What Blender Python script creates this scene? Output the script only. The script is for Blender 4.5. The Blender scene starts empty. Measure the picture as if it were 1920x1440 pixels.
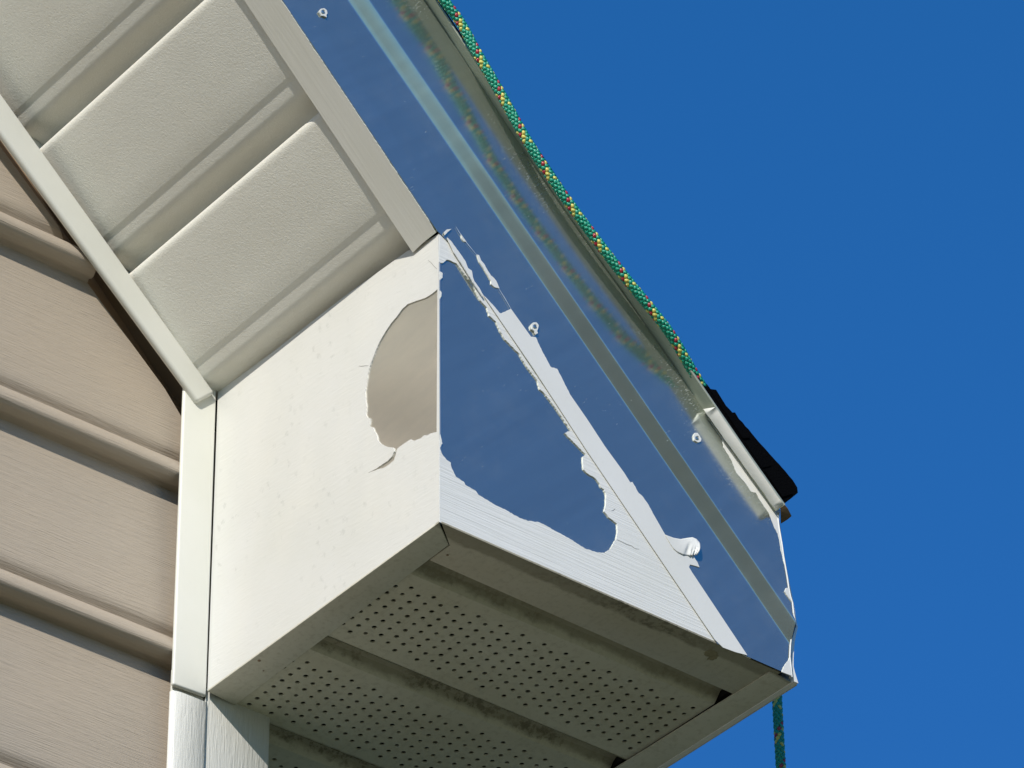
import bpy, bmesh, math, random
import numpy as np
from mathutils import Vector, Matrix, geometry, noise

random.seed(7)
scene = bpy.context.scene
COL = scene.collection

# ------------------------------------------------------------------ camera
F_PX = 8000.0                                   # focal length in photo pixels (1920 wide) -> 150 mm lens
YAW, PITCH, ROLL = math.radians(39.2458), math.radians(36.2829), math.radians(-0.8881)
def cam_rot():
    cy, sy, cp, sp = math.cos(YAW), math.sin(YAW), math.cos(PITCH), math.sin(PITCH)
    Fw = np.array([sy*cp, cy*cp, sp]); Rt = np.array([cy, -sy, 0.0]); Up = np.cross(Rt, Fw)
    c, s = math.cos(ROLL), math.sin(ROLL)
    return np.array([c*Rt + s*Up, -s*Rt + c*Up, Fw])
M = cam_rot()
CAM = np.array([-1.37281, -1.75518, -1.52790])
cd = bpy.data.cameras.new("camera"); co = bpy.data.objects.new("camera", cd); COL.objects.link(co)
cd.sensor_width = 36.0; cd.lens = F_PX/1920*36.0; cd.clip_start = 0.05; cd.clip_end = 3000
mw = Matrix(((M[0][0], M[1][0], -M[2][0], CAM[0]), (M[0][1], M[1][1], -M[2][1], CAM[1]),
             (M[0][2], M[1][2], -M[2][2], CAM[2]), (0, 0, 0, 1)))
co.matrix_world = mw
scene.camera = co

# ------------------------------------------------------------------ world, sun, exposure
SUN = Vector((-1.0, -0.75, 0.69)).normalized()   # direction towards the sun
world = bpy.data.worlds.new("World"); scene.world = world; world.use_nodes = True
wn = world.node_tree; wn.nodes.clear()
sky = wn.nodes.new("ShaderNodeTexSky"); sky.sky_type = 'NISHITA'; sky.sun_disc = False
sky.sun_elevation = math.asin(SUN.z); sky.sun_rotation = math.atan2(SUN.x, SUN.y)
sky.altitude = 300; sky.air_density = 1.0; sky.dust_density = 0.3; sky.ozone_density = 2.5
tint = wn.nodes.new("ShaderNodeMix"); tint.data_type = 'RGBA'; tint.blend_type = 'MULTIPLY'
tint.inputs[0].default_value = 1.0; tint.inputs[7].default_value = (0.155, 0.65, 1.12, 1)
tc = wn.nodes.new("ShaderNodeTexCoord"); sx = wn.nodes.new("ShaderNodeSeparateXYZ"); rp = wn.nodes.new("ShaderNodeValToRGB")
wn.links.new(tc.outputs['Generated'], sx.inputs[0]); wn.links.new(sx.outputs[2], rp.inputs[0]); wn.links.new(rp.outputs[0], tint.inputs[7])
el = rp.color_ramp.elements; el[0].position = 0.0; el[0].color = (0.27, 0.42, 0.60, 1); el[1].position = 0.68; el[1].color = (0.145, 0.64, 1.08, 1)
for p_, c_ in ((0.12, (0.23, 0.42, 0.62, 1)), (0.35, (0.14, 0.46, 0.80, 1)), (0.52, (0.130, 0.515, 0.92, 1))):
    e_ = el.new(p_); e_.color = c_
bg = wn.nodes.new("ShaderNodeBackground"); bg.inputs[1].default_value = 0.15
wo = wn.nodes.new("ShaderNodeOutputWorld")
wn.links.new(sky.outputs[0], tint.inputs[6]); wn.links.new(tint.outputs[2], bg.inputs[0]); wn.links.new(bg.outputs[0], wo.inputs[0])
sl = bpy.data.lights.new("sun", 'SUN'); sl.energy = 4.4; sl.angle = math.radians(0.5); sl.color = (1.0, 0.945, 0.845)
so = bpy.data.objects.new("sun", sl); COL.objects.link(so)
so.rotation_euler = SUN.to_track_quat('Z', 'Y').to_euler(); so.location = SUN*30
scene.view_settings.view_transform = 'Standard'; scene.view_settings.look = 'None'
scene.view_settings.exposure = 0.0; scene.view_settings.gamma = 1.0

# ------------------------------------------------------------------ frames of the house
# x along the gable wall, y into the house, z up; origin = lower front corner of the eave return box
S = math.radians(45.643)                        # roof pitch, about 12 in 12
TV = np.array([math.cos(S), 0, -math.sin(S)])   # down the rake
NV = np.array([math.sin(S), 0, math.cos(S)])    # square to the roof
P0 = np.array([0.0057, 0.0, 0.2321])
WALL_Y = 0.2526
def tny(t, n, y):
    p = P0 + t*TV + n*NV; return Vector((p[0], y, p[2]))
def at(u, v, p0, nrm):
    """the point of the plane (p0, nrm) of the building that the photograph shows at pixel u, v"""
    r = M.T @ np.array([(u-960)/F_PX, -(v-720)/F_PX, 1.0])
    k = ((np.array(p0) - CAM) @ np.array(nrm)) / (r @ np.array(nrm))
    return Vector(CAM + r*k)
def aty(u, v, y): return at(u, v, (0, y, 0), (0, 1, 0))
def interp(x, xs, ys): return float(np.interp(x, xs, ys))

# ------------------------------------------------------------------ helpers
def mesh_obj(name, verts, faces, mat, parent=None, smooth=None, mats=None, midx=None):
    me = bpy.data.meshes.new(name)
    me.from_pydata([tuple(v) for v in verts], [], faces); me.update()
    o = bpy.data.objects.new(name, me); COL.objects.link(o)
    for m in (mats or [mat]): me.materials.append(m)
    if midx is not None: me.polygons.foreach_set('material_index', midx)
    if smooth is not None:
        me.polygons.foreach_set('use_smooth', [True]*len(me.polygons))
        me.set_sharp_from_angle(angle=math.radians(smooth))
    if parent: o.parent = parent
    return o
def fix_normals(o):
    bm = bmesh.new(); bm.from_mesh(o.data); bmesh.ops.remove_doubles(bm, verts=bm.verts, dist=1e-6)
    bmesh.ops.recalc_face_normals(bm, faces=bm.faces); bm.to_mesh(o.data); bm.free(); return o
def prism(name, ring, vec, mat, parent, bevel=0, segs=2, smooth=None):
    """closed solid: planar ring of points pushed along vec"""
    vec = Vector(vec); n = len(ring); R = [Vector(p) for p in ring]
    v = R + [p+vec for p in R]
    tris = geometry.tessellate_polygon([R])
    f = [tuple(t) for t in tris] + [tuple(i+n for i in t) for t in tris]
    f += [(i, (i+1) % n, (i+1) % n + n, i+n) for i in range(n)]
    o = fix_normals(mesh_obj(name, v, f, mat, parent))
    if bevel:
        bm = bmesh.new(); bm.from_mesh(o.data)
        bmesh.ops.dissolve_limit(bm, angle_limit=0.01, verts=bm.verts, edges=bm.edges)
        bmesh.ops.bevel(bm, geom=[e for e in bm.edges if e.calc_face_angle(0) > 0.5], offset=bevel, segments=segs, affect='EDGES', profile=0.5, clamp_overlap=True)
        bm.to_mesh(o.data); bm.free()
        o.data.polygons.foreach_set('use_smooth', [True]*len(o.data.polygons)); o.data.set_sharp_from_angle(angle=math.radians(35))
    return o
def sheet(name, rows, mat, parent, smooth=40, thick=0.0, flip=False):
    """rows: list of rows of points, same length each"""
    m = len(rows[0]); v = [p for r in rows for p in r]; f = []
    for i in range(len(rows)-1):
        for j in range(m-1):
            q = (i*m+j, i*m+j+1, (i+1)*m+j+1, (i+1)*m+j)
            f.append(q[::-1] if flip else q)
    o = mesh_obj(name, v, f, mat, parent, smooth=smooth)
    if thick:
        md = o.modifiers.new('thickness', 'SOLIDIFY'); md.thickness = thick; md.offset = -1
    return o
def rag(ring, amp, step=0.0011, seed=1):
    """torn edge: every span that is not marked straight gets small random teeth. ring of (Vector, straight)"""
    rnd = random.Random(seed); out = []
    for i, (a, st) in enumerate(ring):
        b = ring[(i+1) % len(ring)][0]; out.append(a)
        L = (b-a).length
        if st or L < step*1.3: continue
        n = max(2, int(L/step)); d = (b-a)/L
        side = NRM_.cross(d)
        for k in range(1, n):
            out.append(a + d*(L*k/n) + side*rnd.uniform(-amp, amp))
    return out
NRM_ = Vector((0, -1, 0))
def film(name, rings, p0, nrm, off, th, mat, parent, amp=0.00022, label=None, seed=3, lift=None):
    """a paint film lying on a plane: outer ring plus holes, given as photo positions on that plane; third entry marks a straight edge"""
    global NRM_
    nrm = Vector(nrm).normalized(); NRM_ = nrm
    R = []
    for k, ring in enumerate(rings):
        pts = [(at(p[0], p[1], p0, nrm) if not isinstance(p[0], Vector) else p[0], (len(p) > 2 and bool(p[-1])) or (isinstance(p[0], Vector) and p[1] is True)) for p in ring]
        R.append(rag(pts, amp, seed=seed+k))
    flat = [p for r in R for p in r]
    tris = geometry.tessellate_polygon(R); N = len(flat)
    top = [p + nrm*(off+th) for p in flat]; bot = [p + nrm*off for p in flat]
    f = [tuple(t) for t in tris]
    base = 0
    for r in R:
        n = len(r)
        for i in range(n):
            a, b = base+i, base+(i+1) % n
            f.append((a, b, b+N, a+N))
        base += n
    o = mesh_obj(name, top+bot, f, mat, parent)
    bm = bmesh.new(); bm.from_mesh(o.data); bmesh.ops.recalc_face_normals(bm, faces=bm.faces)
    bm.faces.ensure_lookup_table()
    if bm.faces[0].normal.dot(nrm) < 0: bmesh.ops.reverse_faces(bm, faces=bm.faces)
    bm.to_mesh(o.data); bm.free()
    if label: o['label'] = label
    return o

# ------------------------------------------------------------------ materials
class NT:
    def __init__(s, name):
        s.m = bpy.data.materials.new(name); s.m.use_nodes = True; s.t = s.m.node_tree; s.t.nodes.clear()
        s.out = s.n("ShaderNodeOutputMaterial"); s.b = s.n("ShaderNodeBsdfPrincipled"); s.l(s.b.outputs[0], s.out.inputs[0])
        s.co = s.n("ShaderNodeTexCoord").outputs['Object']
    def n(s, k, **kw):
        x = s.t.nodes.new(k)
        for a, b in kw.items(): setattr(x, a, b)
        return x
    def l(s, a, b): s.t.links.new(a, b)
    def map(s, scale=(1, 1, 1), rot=(0, 0, 0), src=None):
        src = src or s.co
        if any(rot):
            r = s.n("ShaderNodeMapping"); r.inputs['Rotation'].default_value = rot; s.l(src, r.inputs[0]); src = r.outputs[0]
        x = s.n("ShaderNodeMapping"); x.inputs['Scale'].default_value = scale; s.l(src, x.inputs[0]); return x.outputs[0]
    def noise(s, vec, scale=1.0, detail=2.0, rough=0.5, dist=0.0):
        x = s.n("ShaderNodeTexNoise"); x.inputs['Scale'].default_value = scale; x.inputs['Detail'].default_value = detail
        x.inputs['Roughness'].default_value = rough; x.inputs['Distortion'].default_value = dist; s.l(vec, x.inputs['Vector']); return x.outputs['Fac']
    def ramp(s, fac, a, b, ca=(0, 0, 0, 1), cb=(1, 1, 1, 1)):
        x = s.n("ShaderNodeValToRGB"); e = x.color_ramp.elements; e[0].position = a; e[1].position = b; e[0].color = ca; e[1].color = cb
        s.l(fac, x.inputs[0]); return x.outputs[0]
    def mix(s, fac, a, b, mode='MIX'):
        x = s.n("ShaderNodeMix", data_type='RGBA', blend_type=mode)
        for i, v in ((0, fac), (6, a), (7, b)):
            if hasattr(v, 'links'): s.l(v, x.inputs[i])
            else: x.inputs[i].default_value = v if i == 0 else (*v[:3], 1)
        return x.outputs[2]
    def math(s, op, a, b=0.0, c=None, clamp=False):
        x = s.n("ShaderNodeMath", operation=op); x.use_clamp = clamp
        for i, v in ((0, a), (1, b), (2, c)):
            if v is None: continue
            if hasattr(v, 'links'): s.l(v, x.inputs[i])
            else: x.inputs[i].default_value = v
        return x.outputs[0]
    def bump(s, h, dist, strength=1.0, prev=None):
        x = s.n("ShaderNodeBump"); x.inputs['Strength'].default_value = strength; x.inputs['Distance'].default_value = dist
        s.l(h, x.inputs['Height'])
        if prev is not None: s.l(prev, x.inputs['Normal'])
        return x.outputs[0]
    def axes(s):
        x = s.n("ShaderNodeSeparateXYZ"); s.l(s.co, x.inputs[0]); return x.outputs
    def done(s, color=None, rough=None, metal=None, normal=None, spec=None, **kw):
        for k, v in (('Base Color', color), ('Roughness', rough), ('Metallic', metal), ('Normal', normal), ('Specular IOR Level', spec)):
            if v is None: continue
            if hasattr(v, 'links'): s.l(v, s.b.inputs[k])
            else: s.b.inputs[k].default_value = (*v, 1) if isinstance(v, tuple) else v
        for k, v in kw.items(): s.b.inputs[k.replace('_', ' ')].default_value = v
        return s.m

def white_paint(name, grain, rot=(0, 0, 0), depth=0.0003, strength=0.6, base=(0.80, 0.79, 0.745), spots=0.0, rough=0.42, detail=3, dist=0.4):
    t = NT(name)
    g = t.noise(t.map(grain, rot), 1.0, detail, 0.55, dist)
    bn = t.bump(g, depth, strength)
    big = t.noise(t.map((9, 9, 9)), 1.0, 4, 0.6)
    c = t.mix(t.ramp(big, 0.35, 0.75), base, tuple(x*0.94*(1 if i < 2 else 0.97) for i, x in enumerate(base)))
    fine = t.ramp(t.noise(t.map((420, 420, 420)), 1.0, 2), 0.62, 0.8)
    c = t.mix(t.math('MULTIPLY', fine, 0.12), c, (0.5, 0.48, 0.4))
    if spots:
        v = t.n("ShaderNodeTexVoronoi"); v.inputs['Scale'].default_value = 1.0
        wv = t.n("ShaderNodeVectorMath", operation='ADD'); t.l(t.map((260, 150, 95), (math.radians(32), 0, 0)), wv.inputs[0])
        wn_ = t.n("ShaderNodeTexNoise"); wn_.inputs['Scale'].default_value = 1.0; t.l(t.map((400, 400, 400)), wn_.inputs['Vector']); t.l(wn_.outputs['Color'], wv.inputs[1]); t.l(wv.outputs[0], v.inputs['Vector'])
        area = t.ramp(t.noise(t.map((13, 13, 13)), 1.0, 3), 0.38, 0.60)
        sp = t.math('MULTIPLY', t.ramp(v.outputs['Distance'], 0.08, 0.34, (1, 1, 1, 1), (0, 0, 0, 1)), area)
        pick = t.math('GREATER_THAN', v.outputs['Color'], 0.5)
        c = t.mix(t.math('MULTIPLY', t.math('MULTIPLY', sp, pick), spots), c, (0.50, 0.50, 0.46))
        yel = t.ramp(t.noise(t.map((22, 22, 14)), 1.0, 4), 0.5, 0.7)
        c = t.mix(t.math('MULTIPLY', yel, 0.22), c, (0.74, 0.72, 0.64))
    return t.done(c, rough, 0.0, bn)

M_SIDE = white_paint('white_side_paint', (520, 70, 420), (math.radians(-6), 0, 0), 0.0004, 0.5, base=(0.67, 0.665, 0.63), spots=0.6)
M_FRONT = white_paint('white_embossed_paint', (11, 60, 720), (0, 0, 0), 0.0007, 0.9, base=(0.80, 0.79, 0.745), dist=0.35)
M_HEM = white_paint('white_hem_paint', (300, 300, 300), (0, 0, 0), 0.0001, 0.3, base=(0.785, 0.775, 0.735))
M_STRIP = white_paint('white_strip_paint', (14, 620, 60), (0, -S, 0), 0.0003, 0.6, base=(0.80, 0.785, 0.72), dist=0.5)
M_POST = white_paint('white_post_vinyl', (700, 420, 60), (0, 0, 0), 0.0006, 0.8, base=(0.78, 0.77, 0.725), dist=0.5)
M_TRIM = white_paint('white_trim_vinyl', (260, 260, 40), (0, 0, 0), 0.00008, 0.3, base=(0.735, 0.73, 0.67))

def make_leather():
    t = NT('white_grained_soffit_vinyl')
    a = t.noise(t.map((480, 820, 480), (0, 0, math.radians(25))), 1.0, 3, 0.6, 1.3)
    b = t.noise(t.map((14, 14, 14)), 1.0, 2)
    bn = t.bump(a, 0.00042, 1.0); bn = t.bump(b, 0.0018, 0.35, bn)
    c = t.mix(t.ramp(b, 0.3, 0.7), (0.80, 0.785, 0.71), (0.76, 0.74, 0.66))
    return t.done(c, 0.5, 0, bn)
M_SOFFIT = make_leather()

def make_siding():
    t = NT('beige_siding_vinyl')
    g = t.noise(t.map((26, 150, 760)), 1.0, 4, 0.6, 0.6)
    g2 = t.noise(t.map((60, 300, 1500)), 1.0, 2, 0.5, 0.3)
    bn = t.bump(g, 0.0006, 1.0); bn = t.bump(g2, 0.0004, 0.7, bn)
    bn = t.bump(t.noise(t.map((2.5, 5, 9)), 1.0, 2), 0.006, 0.35, bn)
    c = t.mix(t.ramp(t.noise(t.map((6, 6, 9)), 1.0, 4), 0.3, 0.7), (0.43, 0.358, 0.277), (0.40, 0.342, 0.275))
    c = t.mix(t.math('MULTIPLY', t.ramp(g, 0.3, 0.5, (1, 1, 1, 1), (0, 0, 0, 1)), 0.15), c, (0.36, 0.30, 0.23))
    return t.done(c, 0.5, 0, bn)
M_SIDING = make_siding()

def make_mildew(name, base, bands, mould=1.0):
    """bands: (y start, y end, mould strength): these runs along the house are tinted darker, with mould patches and an uneven margin"""
    t = NT(name); x, y, z = t.axes()
    n1 = t.noise(t.map((38, 60, 60)), 1.0, 6, 0.7); n2 = t.noise(t.map((230, 230, 230)), 1.0, 5, 0.7); n3 = t.noise(t.map((9, 16, 13)), 1.0, 3)
    c = t.mix(t.ramp(n3, 0.3, 0.75), base, tuple(b*k for b, k in zip(base, (0.84, 0.82, 0.76))))
    fine = t.math('MULTIPLY', t.ramp(n2, 0.50, 0.66), 0.28); c = t.mix(fine, c, (0.30, 0.27, 0.18))
    run = t.ramp(t.noise(t.map((240, 14, 40)), 1.0, 4, 0.6), 0.55, 0.75); c = t.mix(t.math('MULTIPLY', run, 0.22), c, (0.34, 0.31, 0.22))
    for ya, yb, st in bands:
        wob = t.math('MULTIPLY', t.math('SUBTRACT', n1, 0.5), 0.010)
        d = t.math('MINIMUM', t.math('SUBTRACT', y, ya), t.math('SUBTRACT', t.math('ADD', yb, wob), y))
        m = t.ramp(t.math('MULTIPLY', d, 120.0), 0.0, 0.32)
        c = t.mix(t.math('MULTIPLY', m, 0.58), c, (0.20, 0.175, 0.115))  # even darker tint over the whole run
        patch = t.math('MULTIPLY', t.ramp(n3, 0.42, 0.60), t.ramp(t.math('ADD', n2, t.math('MULTIPLY', t.math('SUBTRACT', n1, 0.5), 0.8)), 0.47, 0.60))
        c = t.mix(t.math('MULTIPLY', t.math('MULTIPLY', m, patch), st), c, (0.085, 0.07, 0.04))
    bn = t.bump(t.noise(t.map((300, 300, 300)), 1.0, 2), 0.0001, 0.3)
    bn = t.bump(t.noise(t.map((6, 14, 6)), 1.0, 2), 0.002, 0.4, bn)
    return t.done(c, 0.55, 0, bn)
M_PERF = make_mildew('mildewed_perforated_vinyl', (0.66, 0.64, 0.53), [(0.0380, 0.0575, 0.25), (0.1490, 0.1690, 0.85), (0.2600, 0.2800, 0.8)])
M_UTRIM_S = make_mildew('mildewed_trim_side', (0.66, 0.64, 0.55), [(-0.02, 0.006, 0.4)])
M_UTRIM_F = make_mildew('mildewed_trim_front', (0.58, 0.55, 0.45), [(-0.01, 0.0125, 0.55)])

def make_metal(name='bare_primer_metal', aniso=0.55, r0=0.13, tone=(1, 1, 1)):
    t = NT(name)
    st = t.noise(t.map((60, 30, 20), (0, -S, 0)), 1.0, 3, 0.6)
    dt = t.n("ShaderNodeVectorMath", operation='DOT_PRODUCT'); t.l(t.co, dt.inputs[0]); dt.inputs[1].default_value = tuple(NV)
    nn = t.math('SUBTRACT', dt.outputs['Value'], float(P0 @ NV))
    big = t.noise(t.map((7, 7, 7)), 1.0, 3, 0.6)
    c = t.mix(t.ramp(big, 0.3, 0.7), tuple(k*tone[i] for i, k in enumerate((0.56, 0.60, 0.545))), tuple(k*tone[i] for i, k in enumerate((0.64, 0.66, 0.60))))
    strk = t.noise(t.map((90, 20, 5), (0, -S, 0)), 1.0, 5, 0.65); c = t.mix(t.ramp(strk, 0.35, 0.7), c, tuple(k*tone[i] for i, k in enumerate((0.54, 0.575, 0.53))))
    dust = t.ramp(t.noise(t.map((11, 11, 11)), 1.0, 6, 0.7), 0.50, 0.75)
    # chalky scratches and specks
    v = t.ramp(t.noise(t.map((900, 300, 130), (0, -S, 0)), 1.0, 5, 0.7), 0.64, 0.76)
    area = t.ramp(t.noise(t.map((18, 18, 18)), 1.0, 3), 0.48, 0.62)
    near = t.ramp(nn, 0.086, 0.114)
    fine = t.ramp(t.noise(t.map((1500, 500, 260), (0, -S, 0)), 1.0, 4, 0.7), 0.56, 0.66)
    v = t.math('MAXIMUM', t.math('MULTIPLY', v, area), t.math('MULTIPLY', fine, t.math('MULTIPLY', near, t.math('ADD', area, 0.25))))
    r = t.math('MULTIPLY_ADD', st, 0.05, r0); r = t.math('MULTIPLY_ADD', v, 0.35, r)
    bn = t.bump(t.noise(t.map((14, 14, 5), (0, -S, 0)), 1.0, 3), 0.0012, 0.22)
    met = t.math('MULTIPLY_ADD', dust, -0.05, t.math('MULTIPLY_ADD', v, -0.5, 0.902))
    cx = t.n("ShaderNodeCombineXYZ")
    for i in range(3): cx.inputs[i].default_value = float(NV[i])
    t.l(cx.outputs[0], t.b.inputs['Tangent']); t.b.inputs['Anisotropic'].default_value = aniso
    return t.done(c, r, met, bn)
M_METAL = make_metal(); M_METAL2 = make_metal('bare_side_metal', 0.0, 0.27, (1.27, 1.16, 1.15))

def make_shingle():
    t = NT('black_asphalt')
    n = t.noise(t.map((700, 700, 700)), 1.0, 3, 0.7)
    lay = t.noise(t.map((60, 200, 900), (0, -S, 0)), 1.0, 3)
    c = t.mix(t.ramp(n, 0.68, 0.75), (0.0025, 0.0025, 0.0028), (0.03, 0.024, 0.02))
    fl = t.ramp(t.noise(t.map((330, 330, 330)), 1.0, 3, 0.8), 0.735, 0.76); c = t.mix(fl, c, (0.22, 0.19, 0.17))  # sparse pale flecks: small glints painted into the colour
    return t.done(c, 0.9, 0, t.bump(t.math('ADD', n, lay), 0.0012, 0.8), spec=0.03)
M_SHINGLE = make_shingle()
def plain(name, col, rough=0.6, metal=0.0, var=0.1, scale=60, depth=0.0002, **kw):
    t = NT(name); n = t.noise(t.map((scale,)*3), 1.0, 3)
    c = t.mix(n, tuple(x*(1-var) for x in col), tuple(min(1, x*(1+var)) for x in col))
    return t.done(c, rough, metal, t.bump(n, depth, 0.4), **kw)
M_BROWN = plain('brown_channel', (0.30, 0.205, 0.125), 0.6)
M_DARK = plain('interior_shade_black', (0.006, 0.0055, 0.005), 0.9)  # near-black colour stands for the shade inside box and eave
M_FLANGE = plain('dull_flange_metal', (0.50, 0.53, 0.43), 0.42, 0.35, 0.12, 40)
M_EDGE = plain('white_cut_edge', (0.80, 0.80, 0.76), 0.4)
M_RUST = plain('rusty_metal', (0.30, 0.20, 0.12), 0.6, 0.2, 0.5, 300)
M_PLY = plain('sheathing', (0.35, 0.30, 0.22), 0.7)
def rope_mat(name, col):
    t = NT(name); n = t.noise(t.map((2600, 2600, 1500)), 1.0, 3)
    c = t.mix(n, tuple(x*0.72 for x in col), tuple(min(1, x*1.2) for x in col))
    return t.done(c, 0.32, 0, t.bump(n, 0.0004, 0.8), spec=0.7)
R_GREEN = rope_mat('green_polypropylene', (0.003, 0.31, 0.185)); R_YEL = rope_mat('yellow_polypropylene', (0.66, 0.60, 0.12)); R_RED = rope_mat('red_polypropylene', (0.40, 0.018, 0.035))

# ------------------------------------------------------------------ ground
def make_ground():
    t = NT('dry_lawn')
    a = t.noise(t.map((0.35,)*3), 1.0, 5, 0.6); b = t.noise(t.map((25,)*3), 1.0, 5, 0.7)
    c = t.mix(t.ramp(a, 0.35, 0.65), (0.20, 0.19, 0.10), (0.15, 0.165, 0.075)); c = t.mix(t.ramp(b, 0.3, 0.7), c, (0.12, 0.12, 0.06))
    ln = t.n("ShaderNodeVectorMath", operation='LENGTH'); t.l(t.co, ln.inputs[0])
    far = t.ramp(t.math('ADD', t.math('DIVIDE', ln.outputs['Value'], 60.0), t.math('MULTIPLY', t.math('SUBTRACT', a, 0.5), 0.1)), 0.18, 0.34)
    c = t.mix(far, c, (0.045, 0.072, 0.050))         # unseen far ground, darkened to deepen the reflection in the fascia rib
    return t.done(c, 0.95, 0, t.bump(b, 0.03, 0.8))
ZG = -3.12
g = mesh_obj('ground', [(-1500, -1500, ZG), (1500, -1500, ZG), (1500, 1500, ZG), (-1500, 1500, ZG)], [(0, 1, 2, 3)], make_ground())
g['kind'] = 'structure'; g['label'] = 'dry grass lawn around the house'

# ------------------------------------------------------------------ the house
house = bpy.data.objects.new('house', None); COL.objects.link(house); house.location = (0, 0, 0)
house['label'] = 'beige sided house corner with white soffits and peeling white paint on its fascia'
house['category'] = 'house'
T0 = -3.2                                        # up the rake to the ridge
XR = P0[0] + T0*TV[0]                            # x of the ridge

# --- siding: courses with a bead, a cove and a long face
PER = 0.145; LIP0 = 0.0209 - 0.0015
prof = [(0.0040, 0.0010), (0.0060, 0.0003), (0.0090, 0.0004), (0.0130, 0.0016), (0.0160, 0.0032), (0.0172, 0.0048), (0.0174, 0.0066), (0.0168, 0.0098), (0.0153, 0.0130), (0.0134, 0.0158),
        (0.0122, 0.0170), (0.0116, 0.0176), (0.0036, 0.0184), (0.0026, 0.0202), (0.0034, 0.0228), (0.0054, 0.0252), (0.0072, 0.0276), (0.0082, 0.0300), (0.0081, 0.036),
        (0.0050, 0.080), (0.0006, 0.1450)]
rows = []; YF = 0.2728
cutA, cutB = aty(0, 275, 0.268), aty(340, 775, 0.268)
def xcut(z):
    x = cutA.x + (z-cutA.z)*(cutB.x-cutA.x)/(cutB.z-cutA.z)
    return min(x, -0.0020)
k0 = -int((LIP0-ZG)/PER); k1 = int((abs(T0)*math.sin(S)+0.2)/PER)
for k in range(k0, k1):
    for o_, dz in prof:
        z = LIP0 + k*PER + dz; xr = xcut(z)
        if xr < XR+0.02: continue
        y = YF - o_
        row = [Vector((2*XR, y, z))] if False else [Vector((XR - (0.5 if xr > XR+0.6 else 0.0), y, z))]
        row += [Vector((xr-1.0 if xr-1.0 > XR else XR+0.01, y, z)), Vector((xr, y, z))]
        rows.append(row)
sid = sheet('lap_siding', rows, M_SIDING, house, smooth=38, flip=True)
sid['label'] = 'beige wood grained lap siding'

# channel behind the cut siding ends, and sheathing behind all
up, dn = 0.004, -0.075
prism('siding_channel', [tny(T0, dn, .2815), tny(T0, up, .2815), tny(-0.004, up, .2815), Vector((-0.001, .2815, 0.12)), Vector((-0.045, .2815, 0.12)), tny(-0.10, dn, .2815)],
      (0, 0.003, 0), M_BROWN, house)
prism('siding_channel', [tny(T0, -0.0034, .2640), tny(-0.3, -0.0034, .2640), tny(-0.012, -0.0034, .2578), tny(-0.012, -0.0034, .2815), tny(T0, -0.0034, .2815)], tuple(NV*0.0006), M_BROWN, house)
prism('soffit_end_cap', [tny(T0, -0.0025, .2645), tny(-0.3, -0.0025, .2645), tny(-0.012, -0.0025, .2590), tny(-0.012, 0.0125, .2590), tny(-0.3, 0.0125, .2645), tny(T0, 0.0125, .2645)], (0, 0.001, 0), M_SOFFIT, house)
prism('wall_sheathing', [Vector((XR-0.6, .29, ZG)), Vector((0.05, .29, ZG)), Vector((0.05, .29, 0.22)), tny(T0, 0.02, .29), Vector((XR-0.6, .29, tny(T0, 0, 0).z-0.6))], (0, 0.1, 0), M_PLY, house)
# side wall running back
prism('side_wall', [Vector((0.0, .392, ZG)), Vector((0.0535, .392, ZG)), Vector((0.0535, .392, 0.18)), Vector((0.0, .392, 0.22))], (0, 6, 0), M_SIDING, house)

# --- corner strip beside the box, and the grained corner post under it
sp_ = prism('corner_strip', [Vector((-0.0286, WALL_Y, 0.262)), Vector((-0.0279, WALL_Y, -0.0052)), Vector((-0.0004, WALL_Y, -0.0042)), Vector((-0.0010, WALL_Y, 0.262))], (0, 0.0036, 0), M_TRIM, house, bevel=0.0016, segs=4)
pl = [(-0.0276, WALL_Y+0.0042), (-0.0276, WALL_Y+0.003), (-0.0268, WALL_Y+0.0016), (-0.0245, WALL_Y+0.0006), (-0.021, WALL_Y), (-0.0012, WALL_Y), (-0.0002, WALL_Y+0.0008),
      (0.0000, WALL_Y+0.0030), (0.0530, WALL_Y+0.0030), (0.0544, WALL_Y+0.0042), (0.0544, WALL_Y+0.139)]
zs = [ZG+0.1, -2, -1, -0.4, -0.0105]
cp = sheet('corner_post', [[Vector((x, y, (z if z != zs[-1] else (-0.0090 if x < 0 else 0.004)))) for x, y in pl] for z in zs], M_POST, house, smooth=50)
cp['label'] = 'white wood grained corner post'
prism('post_filler', [Vector((-0.0255, WALL_Y+0.0045, -0.03)), Vector((0.0, WALL_Y+0.0045, -0.03)), Vector((0.0, WALL_Y+0.0045, 0.01)), Vector((-0.0255, WALL_Y+0.0045, 0.01))], (0, 0.002, 0), M_TRIM, house)

# --- trim under the rake soffit, along the wall
TY = 0.2480
e1, e2 = aty(404, 736, TY), aty(372, 752.5, TY); b1 = aty(0, 246, TY); a1 = aty(0, 171, TY)
da = (e1-a1).normalized(); db = (e2-b1).normalized()
prism('soffit_trim', [a1-da*2.9, b1-db*2.9, e2, e1], (0, 0.0060, 0), M_TRIM, house, bevel=0.0024, segs=4)

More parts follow.
